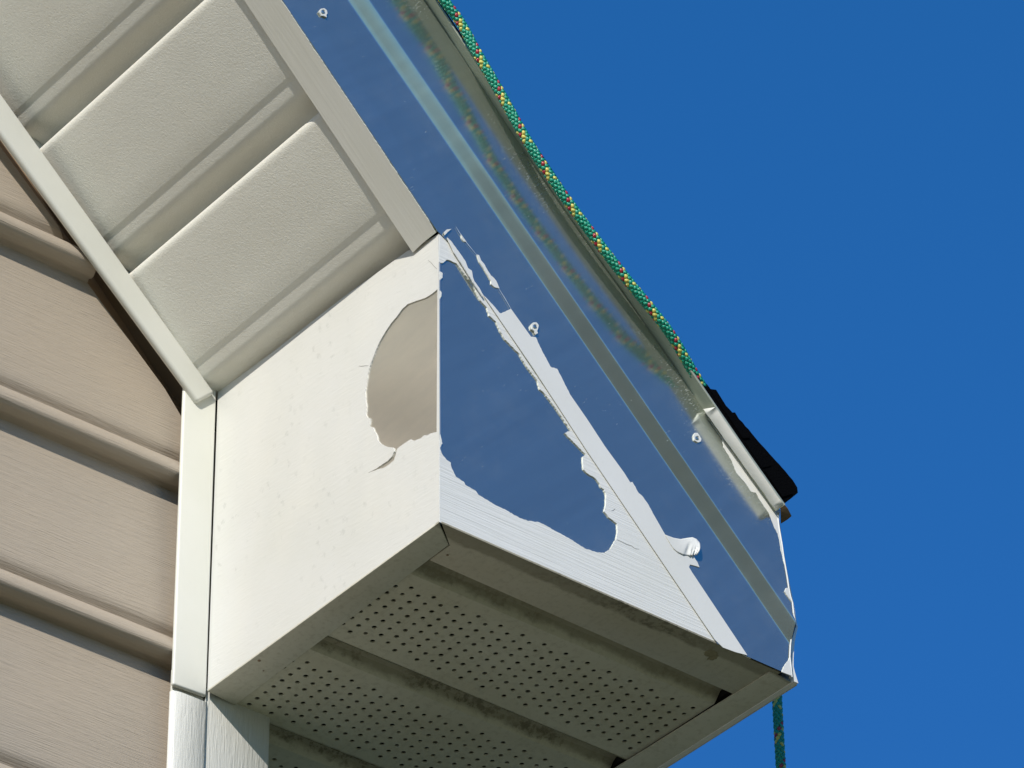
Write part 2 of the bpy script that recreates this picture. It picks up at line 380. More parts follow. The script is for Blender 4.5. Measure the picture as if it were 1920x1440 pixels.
# --- rake soffit: pans and grooves running across the overhang
sp = [(-0.0345, 0.0), (-0.0335, 0.0002), (-0.0320, 0.0006), (-0.0308, 0.0009), (-0.0296, 0.0010), (-0.0240, 0.0009), (-0.0205, 0.0013), (-0.0180, 0.0024), (-0.0155, 0.0044), (-0.0125, 0.0070), (-0.0090, 0.0095), (-0.0045, 0.0112),
      (-0.0032, 0.0108), (-0.0030, 0.0050), (-0.0026, 0.0033), (-0.0016, 0.0018), (-0.0002, 0.0008), (0.0016, 0.0002), (0.004, 0.0), (0.020, -0.0003), (0.040, -0.0004), (0.060, -0.0003)]
yend = lambda t: 0.2578 + 0.0066*min(1, max(0, -t/0.3))
rows = []
for k in range(-29, 2):
    for t_, n_ in sp:
        t = -0.117 + 0.110*k + t_
        if k == 1 and t_ > -0.0046: continue
        if T0 < t < 0.012: rows.append([tny(t, n_-0.0027, y) for y in (0.0220, 0.10, 0.18, yend(t))])
rows.append([tny(0.012, 0.0085, y) for y in (0.0220, 0.10, 0.18, 0.256)])
so_ = sheet('rake_soffit', rows, M_SOFFIT, house, smooth=50, flip=False)
so_['label'] = 'white grained soffit panels under the rake'

# --- rake fascia: one bent metal sheet, rows across its face
TT = [-0.2, -0.008, 0.003, 0.1, 0.2, 0.34]
tab = [  # y, n at t = TT
    (-0.0008, (-0.0048, -0.0048, -0.0014, -0.0015, -0.0011, -0.0011)),
    (-0.0016, (0.0108, 0.0142, 0.0143, 0.0146, 0.0150, 0.0163)),
    (-0.0016, (0.0525, 0.0565, 0.0567, 0.0587, 0.0602, 0.0623)),
    (-0.0083, (0.0646, 0.0679, 0.0680, 0.0693, 0.0708, 0.0738)),
    (-0.0085, (0.1154, 0.1173, 0.1174, 0.1184, 0.1213, 0.1290))]
EDGE_PX = [(1457, 963, -.0082), (1459, 984, -.0082), (1461, 997, -.0082), (1465, 1020, -.0082), (1468, 1042, -.0082), (1472, 1065, -.0081), (1475.5, 1085, -.0081), (1478, 1103, -.0080), (1481, 1118, -.0080),
           (1485, 1131, -.0080), (1487, 1150, -.0080), (1490, 1165, -.0072), (1487, 1178, -.0055), (1483, 1195, -.0030), (1481, 1210, -.0016), (1480, 1232, -.0016), (1482, 1250, -.0016), (1484, 1270, -.0012)]
EDGE = [aty(u, v, y) for u, v, y in EDGE_PX]
def to_tn(p):
    d = np.array(p) - P0; return float(d @ TV), float(d @ NV)
RE = sorted([(to_tn(p)[1], to_tn(p)[0]) for p in EDGE])
def row_n(i, t):
    if t < TT[0]: return tab[i][1][0] + (t-TT[0])*0.006
    return interp(t, TT, tab[i][1])
def t_end(n):
    zl = (P0[2] + n*math.cos(S) + 0.0008)/math.sin(S)
    return min(zl, interp(n, [a for a, b in RE], [b for a, b in RE]))
def curl(t): return 0.0019*min(1, max(0, (0.185-t)/0.09))
def fascia_pt(u, t):
    """u runs 0..4 over the rows"""
    for b in (2.0, 3.0):                         # rolled bends, about 2 mm either side
        ha, hb = (0.022, 0.07) if b == 2.0 else (0.07, 0.02)
        if b-ha < u < b+hb:
            w = (u-(b-ha))/(ha+hb); A, B_, C_ = fascia_pt(b-ha, t), (row_n(int(b), t), tab[int(b)][0]), fascia_pt(b+hb, t)
            return tuple((1-w)**2*A[k] + 2*w*(1-w)*B_[k] + w*w*C_[k] for k in (0, 1))
    i = min(3, int(u)); w = u-i
    if i == 3 and w > 0.45:
        d = curl(t)*((w-0.45)/0.55)**2
        return (1-w)*row_n(3, t)+w*row_n(4, t)-1.35*d, (1-w)*tab[3][0]+w*tab[4][0]-d
    return (1-w)*row_n(i, t)+w*row_n(i+1, t), (1-w)*tab[i][0]+w*tab[i+1][0]
us = [0, 0.04, 0.1, 0.5, 0.93, 0.98, 1.0, 1.02, 1.3, 1.6, 1.9, 1.978, 1.99, 2.0, 2.015, 2.03, 2.045, 2.07, 2.3, 2.5, 2.7, 2.93, 2.95, 2.965, 2.98, 2.99, 3.0, 3.01, 3.02, 3.2, 3.35, 3.45, 3.52, 3.59, 3.66, 3.73, 3.8, 3.87, 3.93, 4.0]
rows = []
for u in us:
    n_, _ = fascia_pt(u, 0.33); te = t_end(n_)
    for _ in range(4): n_, _ = fascia_pt(u, te); te = t_end(n_)
    ts = [T0, -2.0, -1.2, -0.8, -0.5] + [-0.4 + 0.02*i for i in range(31)] + [-0.008, 0.003] 
    ts = sorted(t for t in ts if t < 0.20) + [0.20+(te-0.20)*k/12 for k in range(13)]
    r = []
    for t in ts:
        n_, y_ = fascia_pt(u, t)
        # soft roll of the bends
        for c, sgn in ((2.0, 1), (3.0, -1)):
            pass
        wob = (0.00035*noise.noise(Vector((t*7, u*0.6, 3.3))) + 0.00012*noise.noise(Vector((t*24, u*1.3, 8.1))))*(1 if t < 0.30 else 2.2)
        r.append(tny(t, n_, y_+wob))
    rows.append(r)
fas = sheet('rake_fascia', rows, M_METAL, house, smooth=60, flip=True)
fas['label'] = 'rake fascia stripped to bare metal'
# underside return of the fascia
rows = []
for y, dn_ in ((-0.0009, 0.0), (0.002, -0.0001), (0.010, -0.0002), (0.0245, -0.0001), (0.0256, 0.0006)):
    rows.append([tny(t, -0.0049 + dn_, y) for t in [T0, -1.5, -0.8, -0.4, -0.3, -0.2, -0.15, -0.1, -0.07, -0.04, -0.02, -0.0058]])
ret = sheet('fascia_return', rows, M_METAL, fas, smooth=60, flip=True, thick=0.0006)

# --- drip edge flange
FO_T = [-0.25, -0.148, -0.065, -0.023, 0.015, 0.050, 0.080, 0.121, 0.137, 0.190, 0.228, 0.272]
FO_N = [v-0.0034 for v in (0.1122, 0.1142, 0.1125, 0.1122, 0.1130, 0.1142, 0.1158, 0.1190, 0.1200, 0.1208, 0.1214, 0.1232)]
ts = [T0, -1.5, -0.8, -0.5, -0.35, -0.25] + [-0.23+0.0125*i for i in range(41)]
ts = [t for t in ts if t < 0.2725]+[0.2725]
rows = []
for y, up_ in ((0.0300, None), (-0.0080, None), (-0.0100, None), (-0.0200, 0.0), (-0.0205, 0.0005), (-0.0203, 0.0016), (-0.0190, 0.0018)):
    r = []
    for t in ts:
        no = interp(t, FO_T, FO_N); ni = row_n(4, t) - 1.35*curl(t)
        if up_ is None: r.append(tny(t, ni + 0.0007, y - (curl(t) if y < 0 else 0)))
        else: r.append(tny(t, no+up_, y))
    rows.append(r)
rows.append([tny(t, 0.1235, 0.03) for t in ts])
de = sheet('drip_edge', rows, M_FLANGE, house, smooth=50, flip=True)

# --- roof deck and shingles
prism('roof_deck', [tny(T0, 0.124, -0.004), tny(0.268, 0.124, -0.004), tny(0.268, 0.1355, -0.004), tny(T0, 0.1355, -0.004)], (0, 7, 0), M_SHINGLE, house)
prism('far_roof_slope', [tny(T0, 0.124, 0.0), tny(T0, 0.136, 0.0), Vector((XR-1.4, 0, tny(T0, 0.13, 0).z-1.35)), Vector((XR-1.4, 0, tny(T0, 0.13, 0).z-1.37))], (0, 7, 0), M_SHINGLE, house)
SH = [(1320, 715), (1357, 757), (1392, 792), (1433, 840), (1466, 876), (1486, 900), (1495, 914), (1496, 924), (1484, 934), (1471, 944)]
rr = [aty(u, v, -0.0178) for u, v in SH]
rr = [tny(0.150, 0.1235, -0.0178)] + rr[:-1] + [tny(0.2716, 0.1245, -0.0178), tny(0.21, 0.1228, -0.0178)]
def layered_block():
    # three shingle layers stepped a little, cut ends ragged
    ring = []
    for i, p in enumerate(rr):
        q = rr[(i+1) % len(rr)]; L = (q-p).length; n = max(1, int(L/0.003))
        for k in range(n):
            w = p.lerp(q, k/n); j = noise.noise(Vector((w.x*300, w.z*300, 1.1)))*0.0004
            ring.append(w + Vector((j, 0, j)))
    return prism('shingles', ring, (0, 0.07, 0), M_SHINGLE, house)
shg = layered_block(); shg['label'] = 'black shingle ends overhanging the drip edge'
for k, (a, b) in enumerate(((0.178, 0.006), (0.198, 0.009), (0.222, 0.012), (0.246, 0.015))):
    h0 = 0.1255; ln = 0.021
    prism('shingle_layer', [tny(a, h0, -0.0178), tny(a+ln, h0, -0.0178), tny(a+ln+0.002, h0+b*0.8, -0.0178), tny(a+0.003, h0+b, -0.0178)], (0, -0.0006-0.0004*(k % 2), 0), M_SHINGLE, shg)
    
# bent tab at the lower end of the drip edge
p0z = (0, 0, 0.1235)
tab_ring = [at(u, v, p0z, (0, 0, 1)) for u, v in ((1463, 953), (1471, 947), (1477, 954), (1484, 968), (1477, 974), (1464, 982))]
prism('drip_edge_tab', tab_ring, (0, 0, 0.0006), M_RUST, de)

# --- eave fascia seen from its end
GO = [(1460, 964), (1462.5, 985), (1466, 1010), (1470, 1035), (1474, 1060), (1479, 1085), (1483, 1105), (1488, 1130), (1494, 1168), (1496, 1176), (1492, 1193), (1490, 1205), (1489, 1215), (1488, 1235), (1488, 1250), (1491, 1262), (1494, 1272), (1497, 1281)]
outer = [aty(u, v, 0.001) for u, v in GO]
wd = [0.0011, 0.0012, 0.0012, 0.0012, 0.0011, 0.0010, 0.0011, 0.0012, 0.0014, 0.0015, 0.0022, 0.0028, 0.0026, 0.0020, 0.0018, 0.0024, 0.0032, 0.0036]
inner = [p - Vector((w, 0, 0)) for p, w in zip(outer, wd)]
prism('eave_fascia', outer + inner[::-1], (0, 6.4, 0), M_EDGE, house)
up_ = [p for p in outer if p.z > 0.004]
prism('eave_gap_dark_backing', [p - Vector((0.0008, -0.012, 0)) for p in up_] + [p - Vector((0.02, -0.012, 0)) for p in up_[::-1]], (0, 6.3, 0), M_DARK, house)  # near-black backing added inside the eave; the gap's shade is its colour

# --- eave return box
side_ring = [Vector((0, 0, 0)), Vector((0, WALL_Y, 0)), Vector((0, WALL_Y, 0.2478)), Vector((0, 0.187, 0.2446)), Vector((0, 0.108, 0.2434)), Vector((0, 0.034, 0.2388)), Vector((0, 0.0287, 0.2372)), Vector((0, 0, 0.2322))]
side = prism('box_side_panel', [p+Vector((0.0007, 0, -0.0012 if p.z > 0.1 else 0)) for p in side_ring], (0.0012, 0, 0), M_METAL2, house)
front = prism('box_front_panel', [Vector((0.0007, 0.0006, 0.0004)), Vector((0.285, 0.0006, 0.0004)), Vector((0.285, 0.0006, 0.02)), Vector((0.03, 0.0006, 0.245)), Vector((0.0007, 0.0006, 0.2350))], (0, 0.0012, 0), M_METAL, house)

def Z(o, s, pts): return [(o[0]+p[0]/s, o[1]+p[1]/s) + tuple(p[2:]) for p in pts]
hole = Z((640, 540), 4, [(722, 8), (680, 45), (630, 75), (570, 95), (500, 120), (460, 155), (420, 210), (370, 270), (330, 330), (290, 400), (262, 460), (240, 520), (212, 590), (200, 640), (190, 700), (180, 770), (182, 850),
    (188, 880), (183, 945), (195, 970), (220, 980), (210, 1035), (240, 1045), (250, 1075), (265, 1100), (275, 1145), (300, 1170), (335, 1190), (392, 1198), (398, 1225), (380, 1265), (350, 1296), (310, 1321), (270, 1350), (200, 1388),
    (275, 1360), (320, 1349), (360, 1324), (397, 1290), (412, 1240), (422, 1203), (460, 1175), (520, 1135), (545, 1148), (600, 1125), (620, 1105), (645, 1105), (670, 1090), (716, 1082, 1), (718, 700, 1), (721, 300, 1)])
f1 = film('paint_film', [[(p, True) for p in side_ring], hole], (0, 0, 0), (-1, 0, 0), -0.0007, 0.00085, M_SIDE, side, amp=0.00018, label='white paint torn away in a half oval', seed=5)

bare = [(826.7, 493.3), (831, 493), (834.4, 490), (838, 487), (843, 488), (850, 491.7), (856, 494), (870, 513), (887, 533), (900, 563), (913, 577), (917, 592), (930, 603), (937, 620), (947, 637), (973, 663), (987, 687), (1007, 713), (1012, 730), (1020, 737), (1040, 763), (1070, 807),
    (1058.5, 812), (1080, 834), (1098, 852), (1092, 857), (1094, 880), (1100, 887), (1116, 897), (1124, 907), (1127, 914), (1132.5, 917.5), (1136, 928), (1135.6, 947), (1132.5, 959), (1141, 970), (1156.5, 982), (1157.5, 997), (1155, 1011), (1149, 1020), (1145, 1028), (1133.5, 1037), (1120, 1036),
    (1097, 1029), (1066, 1009), (1047, 999), (1022, 985), (1009.6, 979), (991, 977), (976, 972), (964, 966), (951, 958), (924, 944.6), (897, 928), (892, 920.6), (872, 909), (869, 903), (855, 894.6), (846, 876), (845, 867.5), (836.7, 862), (829, 852), (824.5, 840), (829.4, 832), (828, 825), (825.3, 815)]
V = lambda x, z: (Vector((x, 0, z)), True)
corner_up = [(at(825.6, 493.3, (0, 0, 0), (0, 1, 0)), True)]
fr = [V(0, 0), V(0.262, 0), V(0.245, 0.010), V(0.035, 0.222), V(0.016, 0.238), V(0.001, 0.2345), (Vector((0, 0, at(826, 493.3, (0, 0, 0), (0, 1, 0)).z)), True)]
f2 = film('paint_film', [fr + bare + [(Vector((0, 0, at(824, 842, (0, 0, 0), (0, 1, 0)).z)), True)]], (0, 0, 0), (0, -1, 0), -0.0006, 0.0008, M_FRONT, front, amp=0.00022, label='white embossed paint left round the edge of the bare triangle', seed=11)
# bright corner bead with a few nubs
for a, b in (((824.6, 512), (829.5, 521)), ((824.8, 548), (827.6, 556))):
    film('paint_film', [[(a[0], a[1]-3), (b[0], a[1]), (b[0], b[1]), (a[0], b[1]+4)]], (0, 0, 0), (0, -1, 0), -0.0004, 0.0006, M_FRONT, front, amp=0.0001, seed=2)
# hairline cracks in the paint
def hair(name, pts, p0, nrm, off, r, mat, parent):
    P = [at(u, v, p0, nrm) + Vector(nrm)*off for u, v in pts]; N = Vector(nrm); v = []; f = []
    for i, p in enumerate(P):
        d = (P[min(i+1, len(P)-1)]-P[max(i-1, 0)]).normalized(); s_ = N.cross(d)*r*(1-0.6*abs(2*i/(len(P)-1)-1)); v += [p-s_, p+s_]
    for i in range(len(P)-1): f.append((2*i, 2*i+1, 2*i+3, 2*i+2))
    return mesh_obj(name, v, f, mat, parent)
M_CRACK = plain('crack_shadow', (0.16, 0.15, 0.13), 0.8)
hair('crack', [(803, 488), (809, 493), (814, 499), (820, 505)], (0, 0, 0), (-1, 0, 0), 0.0003, 0.00016, M_CRACK, f1)
hair('crack', [(673, 686.5), (679, 687), (685, 686), (692, 686)], (0, 0, 0), (-1, 0, 0), 0.0003, 0.00015, M_CRACK, f1)
hair('crack', [(1156, 1012), (1165, 1016), (1175, 1021), (1184, 1024), (1190, 1029), (1198, 1030)], (0, 0, 0), (0, -1, 0), 0.0003, 0.0002, M_CRACK, f2)
hair('crack', [(1146, 958), (1150, 957), (1153, 954)], (0, 0, 0), (0, -1, 0), 0.0003, 0.00018, M_CRACK, f2)

# paint left on the hem of the fascia
def hem_plane():
    a, b, c = tny(0.0, row_n(0, 0), -0.0008), tny(0.3, row_n(0, .3), -0.0008), tny(0.1, row_n(1, 0.1), -0.0016)
    n = (b-a).cross(c-a).normalized(); n = n if n.y < 0 else -n
    return tuple(a), tuple(n)
hp, hn = hem_plane()
hem = [(905, 553), (915, 563), (925, 574), (937, 588), (946, 585), (957, 579, 1), (995, 632), (1004, 633), (1015, 657), (1032, 688.5), (1044, 692), (1049, 702), (1068.5, 740.6, 1), (1100, 786, 1), (1134, 838, 1), (1169, 886, 1), (1181, 905), (1185, 904), (1197, 925), (1203, 930), (1214, 945), (1226.5, 968, 1), (1247, 1004), (1252.5, 1006), (1262, 1030, 1), (1291, 1064, 1), (1297, 1073.7, 1), (1400.5, 1229, 1), (1378, 1223, 1), (1355, 1214.5, 1), (1340, 1200, 1), (1100, 845.5, 1), (1000, 692, 1)]
f3 = film('paint_film', [hem], hp, hn, 0.0, 0.00045, M_HEM, fas, amp=0.0002, label='long strip of white paint left on the lower hem', seed=21)
LOWP, LOWN = (0, -0.0016, 0), (0, -1, 0)
for ring in ([(893, 478), (898, 479), (901, 488), (907, 495), (914, 508), (920, 517), (926, 522), (930, 527), (936, 541), (927, 539), (920, 533), (920, 527), (912, 514), (905, 502), (898, 492)],
             [(864, 440), (869, 447), (874, 454), (869, 453), (865, 447)],
             [(832, 437), (837, 431), (846, 430), (839, 435), (834, 441)],
             [(838, 446), (845, 452), (852, 462), (858, 470), (872, 490), (877, 503), (884, 508), (886, 520), (889, 528), (898, 540), (906, 555), (904, 556), (888, 532), (868, 500), (850, 472)]):
    film('paint_film', [ring], LOWP, LOWN, -0.0003, 0.0007, M_HEM, fas, amp=0.00012, seed=len(ring))
hair('hem_line', [(854, 426), (860, 436), (874, 456), (893, 479)], LOWP, LOWN, 0.0006, 0.00022, M_EDGE, fas)
hair('hem_line', [(933, 540), (945, 559), (957, 580)], LOWP, LOWN, 0.0006, 0.00022, M_EDGE, fas)

# curled flap of paint on the hem
def flap():
    global NRM_
    base = [aty(u, v, -0.0020) for u, v in ((1246, 1003), (1262, 1009), (1275, 1011.5), (1287, 1009.5), (1297, 1008.5), (1304, 1012), (1309.5, 1019))]
    low = [aty(u, v, -0.0020) for u, v in ((1256, 1020), (1262, 1029), (1270, 1036), (1280, 1041), (1290, 1042), (1298, 1042), (1303, 1042))]
    nr, nc, v, f = 16, 30, [], []
    def along(L, c):
        c *= 6; k = min(5, int(c)); return L[k].lerp(L[k+1], c-k)
    for i in range(nr+1):
        w = i/nr
        for j in range(nc+1):
            cj = j/nc; a, b = along(base, cj), along(low, cj)
            if cj > 0.62: b = b + Vector((0, 0, -0.0014*noise.noise(Vector((j*0.9, 3, 1))) - 0.0008*(j % 3 == 0)))
            p = a.lerp(b, w)
            lift = 0.0030*(cj**2.2)*math.sin(math.pi*(0.10+0.78*w)) + 0.0003
            cr = max(0, cj-0.60)/0.40*max(0, w-0.38)
            lift += 0.0022*cr*math.sin(j*2.1+w*3) - 0.0024*math.exp(-((cj-0.60)/0.05)**2)*max(0, w-0.25)*(1 if w < 0.95 else 0.5)
            v.append(p + Vector((0.0004*cr*math.sin(j*1.3), -max(0.0002, lift), 0)))
    m_ = nc+1
    for i in range(nr):
        for j in range(nc): f.append((i*m_+j, i*m_+j+1, (i+1)*m_+j+1, (i+1)*m_+j))
    o = mesh_obj('curled_paint_flap', v, f, M_HEM, fas, smooth=70); o['label'] = 'curled loose flap of white paint'
    md = o.modifiers.new('thickness', 'SOLIDIFY'); md.thickness = 0.00018
    tip = [(1252, 1010), (1275, 1038), (1298, 1040), (1302, 1047.5), (1307, 1055), (1310.8, 1064), (1301, 1061), (1293, 1059), (1291, 1064), (1297, 1074), (1280, 1052), (1262, 1030)]
    film('paint_film', [tip], LOWP, LOWN, -0.0001, 0.0006, M_HEM, fas, amp=0.0001, seed=8)
flap()

# paint on the underside return of the rake fascia, torn along the bend
def strip_film():
    rnd = random.Random(4); outer_e = []; t = -3.15
    while t < -0.010:
        outer_e.append((t, -0.0008 + 0.0007*abs(noise.noise(Vector((t*55, 0, 0))))*1.3 + rnd.uniform(-0.0002, 0.00025)))
        t += 0.0012 if t > -0.45 else 0.02
    outer_e.append((-0.0068, 0.0002))
    pts = [tny(t, -0.0052, y) for t, y in outer_e] + [tny(-0.0050, -0.0052, 0.0258), tny(-3.15, -0.0052, 0.0258)]
    o = prism('paint_film', pts, tuple(-NV*0.0005), M_STRIP, fas); o['label'] = 'grained white paint on the underside of the fascia'
strip_film()

# paint round the upper end of the fascia and on the flange
UPP, UPN = (0, -0.0082, 0), (0, -1, 0)
upper = [(1341, 767), (1332, 771), (1325, 780), (1337, 800), (1354, 825), (1356, 840), (1370, 862), (1380, 887), (1397, 907), (1407, 922), (1417, 925), (1425, 940), (1442, 965), (1447, 979), (1453, 993), (1458, 1002), (1462, 1020), (1464, 1034), (1467, 1044), (1470, 1058), (1466, 1040, 1), (1463, 1018, 1), (1459.5, 995, 1), (1460, 972, 1), (1462, 958, 1), (1448, 936, 1), (1408, 876, 1), (1370, 820, 1), (1352, 792, 1)]
f5 = film('paint_film', [upper], UPP, UPN, -0.0001, 0.0006, M_HEM, fas, amp=0.0002, label='ragged white paint at the upper end of the fascia', seed=31)
def flange_film():
    ts_ = [0.1875 + i*(0.2716-0.1875)/24 for i in range(25)]; r1, r2, r3 = [], [], []
    for i, t in enumerate(ts_):
        wb = 0.0006*noise.noise(Vector((t*130, 9, 4)))
        no, ni = interp(t, FO_T, FO_N), row_n(4, t)
        r1.append(tny(t + (0.002 if i == 0 else 0), ni-0.0002, -0.0088)); r2.append(tny(t, ni-0.0048+0.0003*noise.noise(Vector((t*90, 5, 0))), -0.0119+wb)); r3.append(tny(t + (0.0035 if i == 0 else 0), no-0.0006, -0.0206+0.5*wb))
    o = sheet('paint_film', [r1, r2, r3], M_HEM, de, smooth=8, flip=True, thick=0.0003); o['label'] = 'white paint left under the drip edge'
flange_film()
for ring in ([(1465, 1260.5), (1468, 1252), (1473, 1244), (1478, 1238), (1480.5, 1230), (1481.5, 1245, 1), (1483, 1267.5, 1)],
             [(1473, 1103), (1470, 1110), (1476, 1119), (1483.5, 1129), (1480, 1117, 1), (1477.5, 1103, 1)]):
    film('paint_film', [ring], (0, -0.0016 if ring[0][1] > 1200 else -0.0081, 0), (0, -1, 0), 0.0, 0.0006, M_HEM, fas, amp=0.00012, seed=17+len(ring))
# bright cut edge of the sheet
def edge_line():
    pts = [p + Vector((0, -0.0005, 0)) for p in EDGE]; v = []; f = []
    for p in pts: v += [p+Vector((-0.0007, 0, 0)), p+Vector((0.0002, -0.0004, 0)), p+Vector((0.0004, 0.0030, 0))]
    for i in range(len(pts)-1):
        for j in range(2): f.append((3*i+j, 3*i+j+1, 3*i+j+4, 3*i+j+3))
    mesh_obj('cut_edge', v, f, M_EDGE, fas)
edge_line()

# nails holding the fascia, each with a scrap of paint round its head
def nail(u, v, y, flake, seed):
    c = aty(u, v, y); verts, faces = [], []; seg = 20
    rings = [(0.0021, 0.0002), (0.0020, 0.0009), (0.0015, 0.0013), (0.0007, 0.0015)]
    for r, h in rings:
        for k in range(seg): a = 2*math.pi*k/seg; verts.append(c+Vector((r*math.cos(a), -h, r*math.sin(a))))
    for i in range(3):
        for k in range(seg): faces.append((i*seg+k, i*seg+(k+1) % seg, (i+1)*seg+(k+1) % seg, (i+1)*seg+k))
    faces.append(tuple(3*seg+k for k in range(seg)))
    o = mesh_obj('nail', verts, faces, M_METAL, fas, smooth=50)
    ring = [(u+a, v+b) for a, b in flake]
    hole_ = [(u+3.9*math.cos(2*math.pi*k/14), v-4.6*math.sin(2*math.pi*k/14), 1) for k in range(14)]
    film('paint_scrap', [ring, hole_], (0, y, 0), (0, -1, 0), 0.0001, 0.0011, M_HEM, o, amp=0.00010, seed=seed)
    return o
nail(604, 24, -0.0017, [(-8, 0), (-4, -6), (2, -7), (7, -3), (8, 3), (6, 6), (7, 10), (1, 7), (-3, 7)], 3)
nail(1001, 614, -0.0017, [(-7, -3), (-3, -8), (3, -8), (7, -3), (6, 3), (4, 8), (6, 12), (2, 14), (-1, 8), (-6, 4)], 5)
nail(1305, 823, -0.0082, [(-7, -4), (-4, -10), (1, -10), (5, -4), (8, 1), (7, 6), (2, 8), (-5, 4)], 6)

# --- underside of the box: trims and perforated panels
prism('box_soffit_trim', [Vector((-0.0004, 0.0002, -0.0006)), Vector((0.0200, 0.0162, -0.0006)), Vector((0.0226, 0.14, -0.0006)), Vector((0.0244, WALL_Y+0.0029, -0.0006)), Vector((-0.0003, WALL_Y-0.0002, -0.0006)), Vector((-0.0004, 0.2, -0.0006))], (0, 0, 0.0016), M_UTRIM_S, house, bevel=0.0003)
ft = [(0.0012, -0.0004), (0.2540, -0.0004), (0.2560, 0.0007), (0.2815, 0.0007), (0.2890, 0.0007), (0.2890, 0.012), (0.2822, 0.0400), (0.0214, 0.0375), (0.0212, 0.0165)]
prism('box_soffit_trim', [Vector((x, y, -0.0004)) for x, y in ft], (0, 0, 0.0016), M_UTRIM_F, house, bevel=0.0003)['label'] = 'mildewed front trim under the box'
prism('trim_lip', [Vector((0.0214, 0.0372, 0.0012)), Vector((0.2822, 0.0396, 0.0012)), Vector((0.2822, 0.0396, 0.012)), Vector((0.0214, 0.0372, 0.012))], (0, 0.0006, 0), M_UTRIM_F, house)
prism('box_soffit_trim', [Vector((0.2818, 0.0030, -0.0014)), Vector((0.3075, 0.0045, -0.0014)), Vector((0.3062, 0.143, -0.0014)), Vector((0.3050, 6.3, -0.0014)), Vector((0.2790, 6.3, -0.0014)), Vector((0.2796, 0.163, -0.0014)), Vector((0.2812, 0.045, -0.0014))], (0, 0, 0.0014), M_UTRIM_S, house, bevel=0.0004)
def perforated(k):
    o_ = 0.1131*k; ys = 0.0385 + 0.1118*k
    v, f = [], []
    def quad(*p):
        b = len(v); v.extend(p); f.append((b, b+1, b+2, b+3))
    zf = 0.0012; px, py = 0.00925, 0.0094; x0, x1 = 0.0150, 0.2812
    if k >= 2: x0 = 0.0548
    y_a = ys + 0.0205; y_b = ys + 0.1118
    # groove and its slope
    pr = [(ys+0.0004, 0.0008), (ys+0.0006, 0.0098), (ys+0.010, 0.0100), (ys+0.014, 0.0078), (ys+0.0175, 0.0040), (ys+0.0195, 0.0020), (y_a, zf)]
    for (ya, za), (yb, zb) in zip(pr, pr[1:]): quad((x0, ya, za), (x1, ya, za), (x1, yb, zb), (x0, yb, zb))
    y_last = y_b - 0.002
    def strip(xa, xb, a, b):
        if b-a > 1e-5 and xb-xa > 1e-6: quad((xa, a, zf), (xb, a, zf), (xb, b, zf), (xa, b, zf))
    i0 = 0; xs = 0.0237-px/2
    strip(x0, min(xs, x1), y_a, y_b)
    i = 0
    while True:
        xa = xs + i*px; xb = xa+px; xc = xa+px/2
        if xb > x1: strip(xa, x1, y_a, y_b); break
        if xa < x0-1e-6:
            i += 1
            if xb > x0: strip(x0, xb, y_a, y_b)
            continue
        first, n = (0.0766+o_, 7) if i % 2 == 0 else (0.0719+o_, 8)
        strip(xa, xb, y_a, first-py/2)
        for j in range(n):
            yc = first + j*py; b = len(v); seg = 16; r = 0.00168*(1+0.08*math.sin(i*3.1+j*1.7))
            for q in range(seg):
                a = 2*math.pi*q/seg; cx, sy = math.cos(a), math.sin(a); mm = max(abs(cx), abs(sy))
                v.append((xc+cx/mm*px/2, yc+sy/mm*py/2, zf))
            for q in range(seg): a = 2*math.pi*q/seg; v.append((xc+r*math.cos(a), yc+r*math.sin(a), zf))
            for q in range(seg): a = 2*math.pi*q/seg; v.append((xc+r*math.cos(a), yc+r*math.sin(a), zf+0.0009))
            for q in range(seg):
                q2 = (q+1) % seg; f.append((b+q, b+q2, b+seg+q2, b+seg+q)); f.append((b+seg+q, b+seg+q2, b+2*seg+q2, b+2*seg+q))
        strip(xa, xb, first+(n-0.5)*py, y_b)
        i += 1
    o = mesh_obj('perforated_soffit_panel', v, f, M_PERF, house)
    return fix_normals(o)
for k in range(4): perforated(k)
prism('eave_soffit', [Vector((0.0548, 0.4862, 0.002)), Vector((0.279, 0.4862, 0.002)), Vector((0.279, 6.3, 0.002)), Vector((0.0548, 6.3, 0.002))], (0, 0, 0.001), M_UTRIM_S, house)
prism('box_shade_sheet', [Vector((0.002, 0.004, 0.0145)), Vector((0.287, 0.004, 0.0145)), Vector((0.287, 6.2, 0.0145)), Vector((0.002, 6.2, 0.0145))], (0, 0, 0.001), M_DARK, house)  # added near-black sheet: the shade seen through the vent holes is its colour
# rust-brown nail heads and blemishes on the side trim
for (u, v, r) in ((486, 1237, 0.0012), (494, 1256, 0.0006), (839, 1039, 0.0009)):
    c = at(u, v, (0, 0, 0), (0, 0, 1)); 
    prism('rust_spot', [c+Vector((r*math.cos(a), r*math.sin(a)*0.9, -0.0009)) for a in [k*math.pi/5 for k in range(10)]], (0, 0, 0.00015), M_RUST, house)
st = [(1318, 1224), (1330, 1218), (1341, 1219), (1347, 1226), (1345, 1233), (1337, 1238), (1325, 1237), (1330, 1232), (1322, 1229)]
film('stain', [st], (0, 0, -0.0004), (0, 0, -1), 0.0, 0.0001, plain('brown_stain', (0.27, 0.235, 0.14), 0.6, 0, 0.5, 400), house, amp=0.0009)

